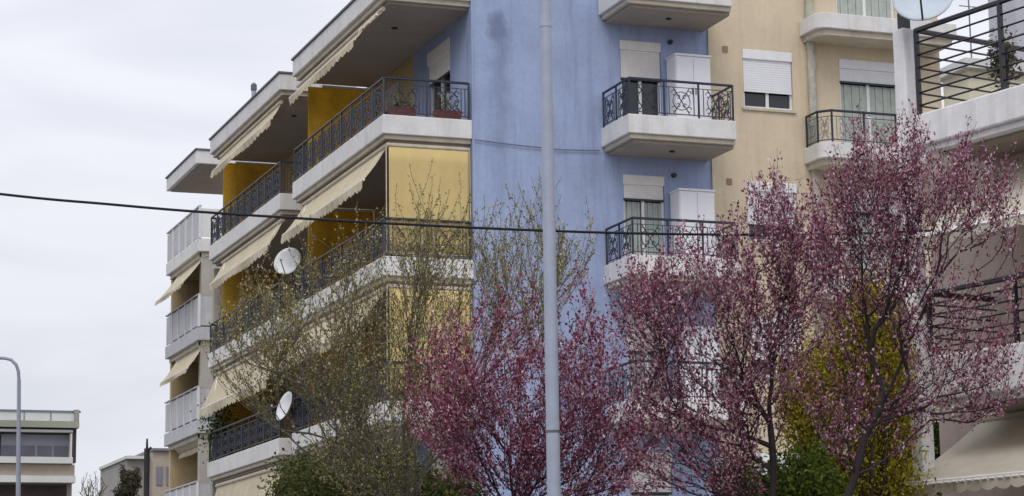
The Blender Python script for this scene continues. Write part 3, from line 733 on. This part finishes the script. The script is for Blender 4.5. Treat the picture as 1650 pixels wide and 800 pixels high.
dpole = empty('utility_pole', (db[0], db[1], 0)); tag(dpole, 'dark slim utility pole in front of the beige house', 'pole')
MB().tube([(db[0], db[1], 0), (db[0], db[1], dt[2])], .065, 10).build('shaft', M_DARKPOLE, dpole)
tt = at(235, 706, 50); MB().tube([(db[0], db[1], dt[2]), (db[0], db[1], tt[2])], [.03, .02], 8).build('spike', M_DARKPOLE, dpole)
ci = at(243, 722, 50); MB().tube([(db[0], db[1], dt[2]-.06), tuple(ci)], .03, 6).build('insulator', M_DARKPOLE, dpole)
cp = []
for x, y, D in ((-420, 262, 20.4), (0, 313, 20.4), (170, 329, 20.5), (340, 343, 20.6), (620, 360, 20.8), (890, 372.5, 21.1), (1120, 378, 21.6), (1330, 378, 22.6), (1500, 372, 23.6)):
    cp.append(at(x, y, D))
cps = []
for i in range(len(cp)-1):
    p0 = cp[max(i-1, 0)]; p1 = cp[i]; p2 = cp[i+1]; p3 = cp[min(i+2, len(cp)-1)]
    for s in np.linspace(0, 1, 9)[:-1]:
        cps.append(.5*((2*p1)+(p2-p0)*s+(2*p0-5*p1+4*p2-p3)*s*s+(3*p1-p0-3*p2+p3)*s**3))
cps.append(cp[-1])
tag(MB().tube(cps, .0125, 6).build('overhead_cable', M_CABLE), 'thick black overhead cable crossing in front of the building', 'cable')

# ------------------------------------------------------------------ trees
def grow(trunks, tips, upturn=.35, seglen=.13, jit=.010, back=1.6, lmin=.55):
    P = []; par = []; roots = []
    for tr in trunks:
        last = -1
        if tr[0] == 'from':
            j0 = np.array(tr[1]); last = int(np.argmin(((np.array(P)-j0)**2).sum(1))); pts = [P[last]]+[np.array(p, float) for p in tr[2]]
        else: pts = [np.array(p, float) for p in tr[1]]
        if last < 0: P.append(pts[0]); par.append(-1); last = len(P)-1
        for a, b in zip(pts[:-1], pts[1:]):
            k = max(1, int(np.linalg.norm(b-a)/.18))
            for s in range(1, k+1):
                P.append(a+(b-a)*s/k+rng.normal(size=3)*.012); par.append(last); last = len(P)-1
    start = len(P)
    tips = np.array(tips); tr0 = np.array(P)
    dd = np.array([np.min(((tr0-t)**2).sum(1)) for t in tips]); tips = tips[np.argsort(dd)]
    shoots = []
    arr = np.zeros((len(P)+len(tips)*30, 3)); arr[:len(P)] = P; n = len(P)
    zmin = arr[:n, 2].min()
    for t in tips:
        A = arr[:n]; df = t-A; ds = np.sqrt((df**2).sum(1)); cost = ds+1.5*np.maximum(0, lmin-ds)+back*np.maximum(0, .72*ds-df[:, 2])+ .8*(A[:, 2] < 2.2)
        i = int(np.argmin(cost)); a = A[i].copy(); d = ds[i]; k = min(28, max(2, int(d/seglen)))
        mid = a+(t-a)*.5+np.array([0, 0, -upturn*d*.5])
        mid[:2] += (t-a)[:2]*upturn*.4
        last = i; path = [i]
        for s in range(1, k+1):
            q = s/k; p = (1-q)**2*a+2*q*(1-q)*mid+q*q*t
            if s < k: p = p+rng.normal(size=3)*jit
            P.append(p); par.append(last); last = len(P)-1; arr[n] = p; n += 1; path.append(last)
        shoots.append(path)
    return np.array(P), par, start, shoots
def wood(P, par, r0, power, rmax):
    n = len(P); ch = np.zeros(n); kids = [0]*n
    for i in range(n):
        if par[i] >= 0: kids[par[i]] += 1
    cnt = np.array([1.0 if k == 0 else 0.0 for k in kids])
    for i in range(n-1, -1, -1):
        if par[i] >= 0: cnt[par[i]] += cnt[i]
    r = np.minimum(r0*cnt**power, rmax)
    mb_v = []; mb_f = []; K = 5
    for i in range(n):
        j = par[i]
        if j < 0: continue
        t = P[i]-P[j]; l = np.linalg.norm(t)
        if l < 1e-6: continue
        t = t/l; a = np.array([0, 0, 1.0]) if abs(t[2]) < .9 else np.array([1.0, 0, 0]); u = np.cross(t, a); u /= np.linalg.norm(u); w = np.cross(t, u)
        b = len(mb_v); ra = min(r[j], r[i]*1.35)
        k = K if r[i] > .008 else 3
        for c, rr in ((P[j]-t*ra*.3, ra), (P[i], r[i])):
            for q in range(k):
                th = 2*math.pi*q/k; mb_v.append(c+rr*(u*math.cos(th)+w*math.sin(th)))
        for q in range(k): mb_f.append((b+q, b+k+q, b+k+(q+1) % k, b+(q+1) % k))
    return mb_v, mb_f, r
def ell_tips(ells, D, dr, dens=1.0, gap=None):
    o = []
    for (x, y, rx, ry, n) in ells:
        k = 0; n = max(3, int(n*dens))
        while k < n:
            a, b, c = rng.uniform(-1, 1, 3)
            if a*a+b*b+c*c > 1: continue
            if gap and math.hypot(x+a*rx-gap[0], y+b*ry-gap[1]+12) < gap[2]: k += 1; continue
            o.append(at(x+a*rx, y+b*ry, D+c*dr)); k += 1
    return o
def tree(name, label, base, trunks, tips, leafmat_, bark, per=26, lsize=.045, spread=.05, r0=.0028, power=.47, rmax=.09, upturn=.35, leaf_from=.15, group=None, aspect=.6, cat='tree', upbias=.3, back=1.8, lmin=.55):
    root = empty(name, (base[0], base[1], 0)); tag(root, label, cat, group)
    P, par, st, shoots = grow(trunks, tips, upturn=upturn, back=back, lmin=lmin)
    v, f, r = wood(P, par, r0, power, rmax)
    mb = MB(); mb.add(v, f); tk = mb.build('trunk', bark, root, smooth=True)
    pts = []; rb = []; dirs = []
    for path in shoots:
        p = P[path]; L_ = len(p); bias = rng.random()
        for _ in range(int(per*max(.6, L_/6)*(.6+.8*rng.random()))):
            s = (leaf_from+(1-leaf_from)*rng.random()**.9)*(L_-1); i = min(int(s), L_-2); q = s-i
            pts.append(p[i]*(1-q)+p[i+1]*q+rng.normal(size=3)*spread*(.4+.6*rng.random())); rb.append(bias); dirs.append(p[i+1]-p[i])
    dirs = np.array(dirs); dirs /= (np.linalg.norm(dirs, axis=1)[:, None]+1e-9)
    leaves('crown', np.array(pts), lsize, leafmat_, root, aspect=aspect, upbias=upbias, rndbias=np.array(rb), dirs=dirs*.8)
    return root
def ground_base(x, y, D):
    p = at(x, y, D); return (p[0], p[1], 0.0)
def trunkpx(D, pts, dd=None):
    o = [ground_base(pts[0][0]+4, pts[0][1], D)]
    for i, (x, y) in enumerate(pts): o.append(at(x, y, D+(dd[i] if dd else 0)))
    return o
def spikes(lst, D, dr=.25, n=3, w=9, h=40):
    o = []
    for x, y in lst:
        dz = rng.normal()*dr
        for k in range(n): o.append(at(x+rng.normal()*w*k*.5, y-6+h*k*.6+abs(rng.normal())*5, D+dz))
    return o
GP = 'purple-leaved plum trees'
D1 = 23.0
t1 = trunkpx(D1, [(826, 800), (822, 742)])
tree('plum_tree', 'dark red plum tree directly behind the lamp post', t1[0],
     [('root', t1), ('from', at(822, 745, D1), [at(790, 690, D1-.2), at(745, 640, D1-.3), at(715, 580, D1-.2)]), ('from', at(824, 760, D1), [at(855, 690, D1+.2), at(870, 620, D1+.3), at(880, 540, D1+.2)]),
      ('from', at(822, 745, D1), [at(820, 660, D1+.1), at(812, 570, D1)]), ('from', at(855, 690, D1+.2), [at(910, 640, D1+.4), at(945, 570, D1+.4)]), ('from', at(824, 770, D1), [at(880, 740, D1-.3), at(950, 700, D1-.4)])],
     ell_tips([(800, 600, 125, 130, 330), (730, 610, 78, 95, 150), (880, 590, 100, 135, 230), (950, 620, 85, 130, 200), (790, 690, 135, 70, 170), (950, 720, 90, 75, 130), (870, 740, 60, 50, 50), (690, 660, 45, 55, 45), (1010, 650, 70, 120, 130), (930, 770, 100, 50, 90), (740, 740, 60, 40, 40)], D1, 1.0, .48)+spikes([(820, 430), (780, 455), (860, 425), (925, 415), (840, 440), (945, 440), (690, 505), (720, 480), (900, 455), (665, 540), (650, 610), (960, 470)], D1),
     M_PLUM, M_BARK, per=54, lsize=.032, spread=.036, rmax=.045, lmin=.55, upturn=.3, r0=.0021, group=GP)
D2 = 21.6
t2 = trunkpx(D2, [(1248, 800), (1243, 720), (1240, 650)])
tree('plum_tree', 'tall pinkish plum tree in front of the cream wall', t2[0],
     [('root', t2), ('from', at(1243, 700, D2), [at(1205, 620, D2-.1), at(1185, 560, D2-.2), at(1160, 470, D2-.3)]), ('from', at(1240, 650, D2), [at(1250, 560, D2+.1), at(1262, 470, D2+.1), at(1256, 370, D2)]),
      ('from', at(1205, 620, D2-.1), [at(1130, 570, D2-.1), at(1070, 520, D2)]), ('from', at(1250, 560, D2+.1), [at(1300, 480, D2+.3), at(1320, 400, D2+.3)]), ('from', at(1244, 725, D2), [at(1180, 690, D2+.2), at(1110, 660, D2+.3), at(1050, 630, D2+.3)])],
     ell_tips([(1150, 500, 130, 125, 330), (1250, 420, 90, 140, 270), (1060, 530, 90, 120, 210), (1240, 570, 90, 95, 150), (1120, 630, 120, 80, 200), (1050, 670, 85, 85, 130), (1320, 420, 55, 110, 110), (1180, 670, 70, 60, 70), (1300, 540, 40, 60, 20), (1100, 740, 90, 55, 110), (1030, 770, 60, 40, 50), (1190, 740, 50, 50, 50), (1240, 345, 65, 90, 150), (1130, 420, 110, 80, 170), (1030, 460, 60, 75, 110), (1310, 360, 45, 70, 60)], D2, .95, .47)
     + spikes([(1252, 240), (1205, 300), (1225, 275), (1290, 290), (1180, 330), (1135, 345), (1270, 300), (1310, 300), (1100, 370), (1240, 262), (1160, 350), (1060, 400), (1020, 420), (1000, 450)], D2),
     M_PLUM2, M_BARK, per=50, lsize=.031, spread=.034, rmax=.036, lmin=.5, upturn=.3, r0=.0021, group=GP)
D3 = 20.3
t3 = trunkpx(D3, [(1368, 800), (1384, 735), (1412, 660), (1420, 630)])
tree('plum_tree', 'plum tree with a leaning trunk before the yellow conifer', t3[0],
     [('root', t3), ('from', at(1415, 640, D3), [at(1404, 560, D3), at(1390, 470, D3), at(1386, 350, D3), at(1388, 300, D3)]), ('from', at(1412, 655, D3), [at(1460, 570, D3+.2), at(1500, 480, D3+.3), at(1530, 380, D3+.3)]),
      ('from', at(1404, 560, D3), [at(1440, 470, D3-.2), at(1465, 370, D3-.2), at(1470, 280, D3-.2)]), ('from', at(1400, 690, D3), [at(1350, 640, D3-.3), at(1320, 590, D3-.4)]), ('from', at(1420, 630, D3), [at(1490, 620, D3-.2), at(1560, 590, D3-.3), at(1610, 560, D3-.3)]),
      ('from', at(1530, 380, D3+.3), [at(1590, 330, D3+.4), at(1630, 290, D3+.4)])],
     ell_tips([(1400, 370, 95, 135, 330), (1480, 320, 80, 125, 250), (1560, 290, 65, 75, 110), (1590, 470, 70, 120, 70), (1500, 480, 95, 115, 170), (1345, 620, 80, 80, 130), (1420, 610, 80, 80, 60), (1550, 620, 90, 65, 140), (1620, 300, 40, 90, 30), (1340, 440, 60, 110, 130), (1615, 570, 60, 90, 100), (1480, 660, 60, 50, 40), (1385, 270, 62, 90, 170), (1465, 255, 50, 85, 140), (1335, 340, 45, 80, 90), (1570, 235, 55, 45, 60), (1630, 300, 25, 60, 30)], D3, .85, .43)
     + spikes([(1383, 172), (1465, 160), (1445, 200), (1560, 195), (1545, 215), (1580, 205), (1632, 232), (1420, 215), (1350, 235), (1480, 210), (1600, 270), (1510, 240), (1335, 260), (1375, 200), (1470, 185), (1405, 190)], D3, n=4),
     M_PLUM2, M_BARK, per=46, lsize=.029, spread=.032, rmax=.038, lmin=.5, upturn=.3, r0=.0020, group=GP)
D4 = 27.5
t4 = trunkpx(D4, [(668, 830), (655, 770)])
tree('budding_tree', 'sparse budding tree with thin grey branches and yellowish buds', t4[0],
     [('root', t4), ('from', at(655, 770, D4), [at(590, 700, D4-.2), at(525, 615, D4-.3), at(460, 575, D4-.3), at(400, 530, D4-.2)]), ('from', at(660, 790, D4), [at(650, 680, D4), at(665, 560, D4), at(668, 440, D4), at(690, 340, D4)]),
      ('from', at(660, 790, D4), [at(735, 670, D4+.3), at(795, 540, D4+.4), at(835, 430, D4+.4)]), ('from', at(590, 700, D4-.2), [at(560, 600, D4), at(550, 480, D4+.1), at(560, 400, D4+.1)]), ('from', at(795, 540, D4+.4), [at(880, 460, D4+.5), at(935, 400, D4+.5)]),
      ('from', at(650, 755, D4), [at(590, 730, D4+.3), at(520, 705, D4+.4), at(450, 690, D4+.4)])],
     ell_tips([(415, 535, 92, 115, 430), (530, 510, 110, 140, 560), (630, 480, 100, 150, 500), (720, 450, 95, 130, 420), (830, 410, 100, 100, 330), (520, 640, 95, 85, 270), (600, 650, 110, 90, 320), (925, 420, 38, 75, 60), (590, 750, 100, 55, 170), (720, 600, 90, 90, 180), (850, 500, 80, 70, 120)], D4, 1.4, .46, (465, 655, 48))
     + spikes([(660, 270), (698, 258), (740, 285), (710, 290), (815, 300), (835, 290), (868, 268), (845, 310), (945, 325), (955, 350), (780, 320), (905, 285), (620, 330), (480, 330), (500, 350), (440, 380), (760, 310), (395, 430), (890, 330), (675, 300), (725, 310), (855, 290), (575, 330), (540, 340), (350, 480), (640, 300)], D4, n=4, w=8, h=50),
     M_BUD, M_BARK2, per=26, lsize=.028, spread=.026, r0=.0030, power=.40, rmax=.05, upturn=.2, lmin=.7, aspect=.7, upbias=.5)

def shrub(name, label, D, ells, dr, n, lsize, material, bark, base, cat='shrub', vertical=False, aspect=.6):
    root = empty(name, ground_base(*base, D)); tag(root, label, cat)
    b = np.array(ground_base(*base, D)); stems = MB(); pts = []; rb = []
    tot = sum(e[2]*e[3] for e in ells)
    for (x, y, rx, ry) in ells:
        k = int(n*rx*ry/tot); m = max(8, k//45)
        cl = []
        while len(cl) < m:
            a = rng.normal(size=3); a /= np.linalg.norm(a); a *= rng.random()**.4*(1+.12*rng.normal())
            cl.append(at(x+a[0]*rx, y+a[1]*ry, D+a[2]*dr))
        sz = rx/FPX*D*.12+.025
        for c in cl:
            h = rng.random(); w = rng.normal(size=(45, 3))*sz*np.array([1, 1, 1.9 if vertical else .8]); pts.append(c+w); rb += [h]*45
        for c in cl[::max(1, m//10)]:
            stems.tube([b+rng.normal(size=3)*np.array([.1, .1, 0]), (b+c)/2+np.array([0, 0, .2]), c], [.03, .02, .008], 5)
    stems.build('stem', bark, root)
    leaves('foliage', np.concatenate(pts), lsize, material, root, aspect=aspect, upbias=1.2 if vertical else .2, rndbias=np.array(rb))
    return root
shrub('conifer', 'tall golden conifer behind the leaning plum tree', 23.6, [(1400, 545, 55, 75), (1365, 660, 92, 120), (1380, 800, 108, 130), (1435, 600, 40, 100), (1305, 650, 48, 95), (1400, 500, 38, 42)], .65, 80000, .045, M_THUJA, M_BARK, (1385, 800), 'tree', True, .4)
shrub('green_bush', 'bright green bush at the foot of the golden conifer', 22.4, [(1290, 800, 70, 80), (1215, 830, 45, 60)], .6, 16000, .045, M_BRIGHT, M_BARK, (1270, 800))
shrub('green_bush', 'small dark green bush below the tall pinkish plum', 23.0, [(1182, 795, 36, 50)], .4, 6000, .045, M_GREEN, M_BARK, (1182, 800))
shrub('laurel_bush', 'dark green bush beside the lower beige awning', 26.5, [(1480, 730, 62, 80), (1410, 800, 60, 70)], .6, 18000, .055, M_GREEN, M_BARK, (1470, 800))
shrub('evergreen_bush', 'broad olive green bush under the side balconies', 30.0, [(510, 795, 75, 65), (640, 795, 110, 55), (730, 805, 60, 45)], .9, 24000, .05, M_OLIVE, M_BARK, (600, 800))
shrub('dark_creeper', 'dark leafy creeper on the left of the beige house', 112.0, [(208, 790, 16, 28), (196, 800, 12, 24), (219, 772, 9, 20), (200, 765, 7, 14)], .8, 6000, .10, M_CREEP, M_BARK, (205, 800), 'plant')
t5 = trunkpx(105.0, [(150, 830), (150, 810)])
tree('bare_tree', 'faint leafless tree top between the two distant buildings', t5[0], [('root', t5)],
     ell_tips([(150, 785, 26, 26, 60)], 105.0, 1.0), M_BUD, M_BARK2, per=3, lsize=.08, spread=.1, r0=.012, rmax=.12)
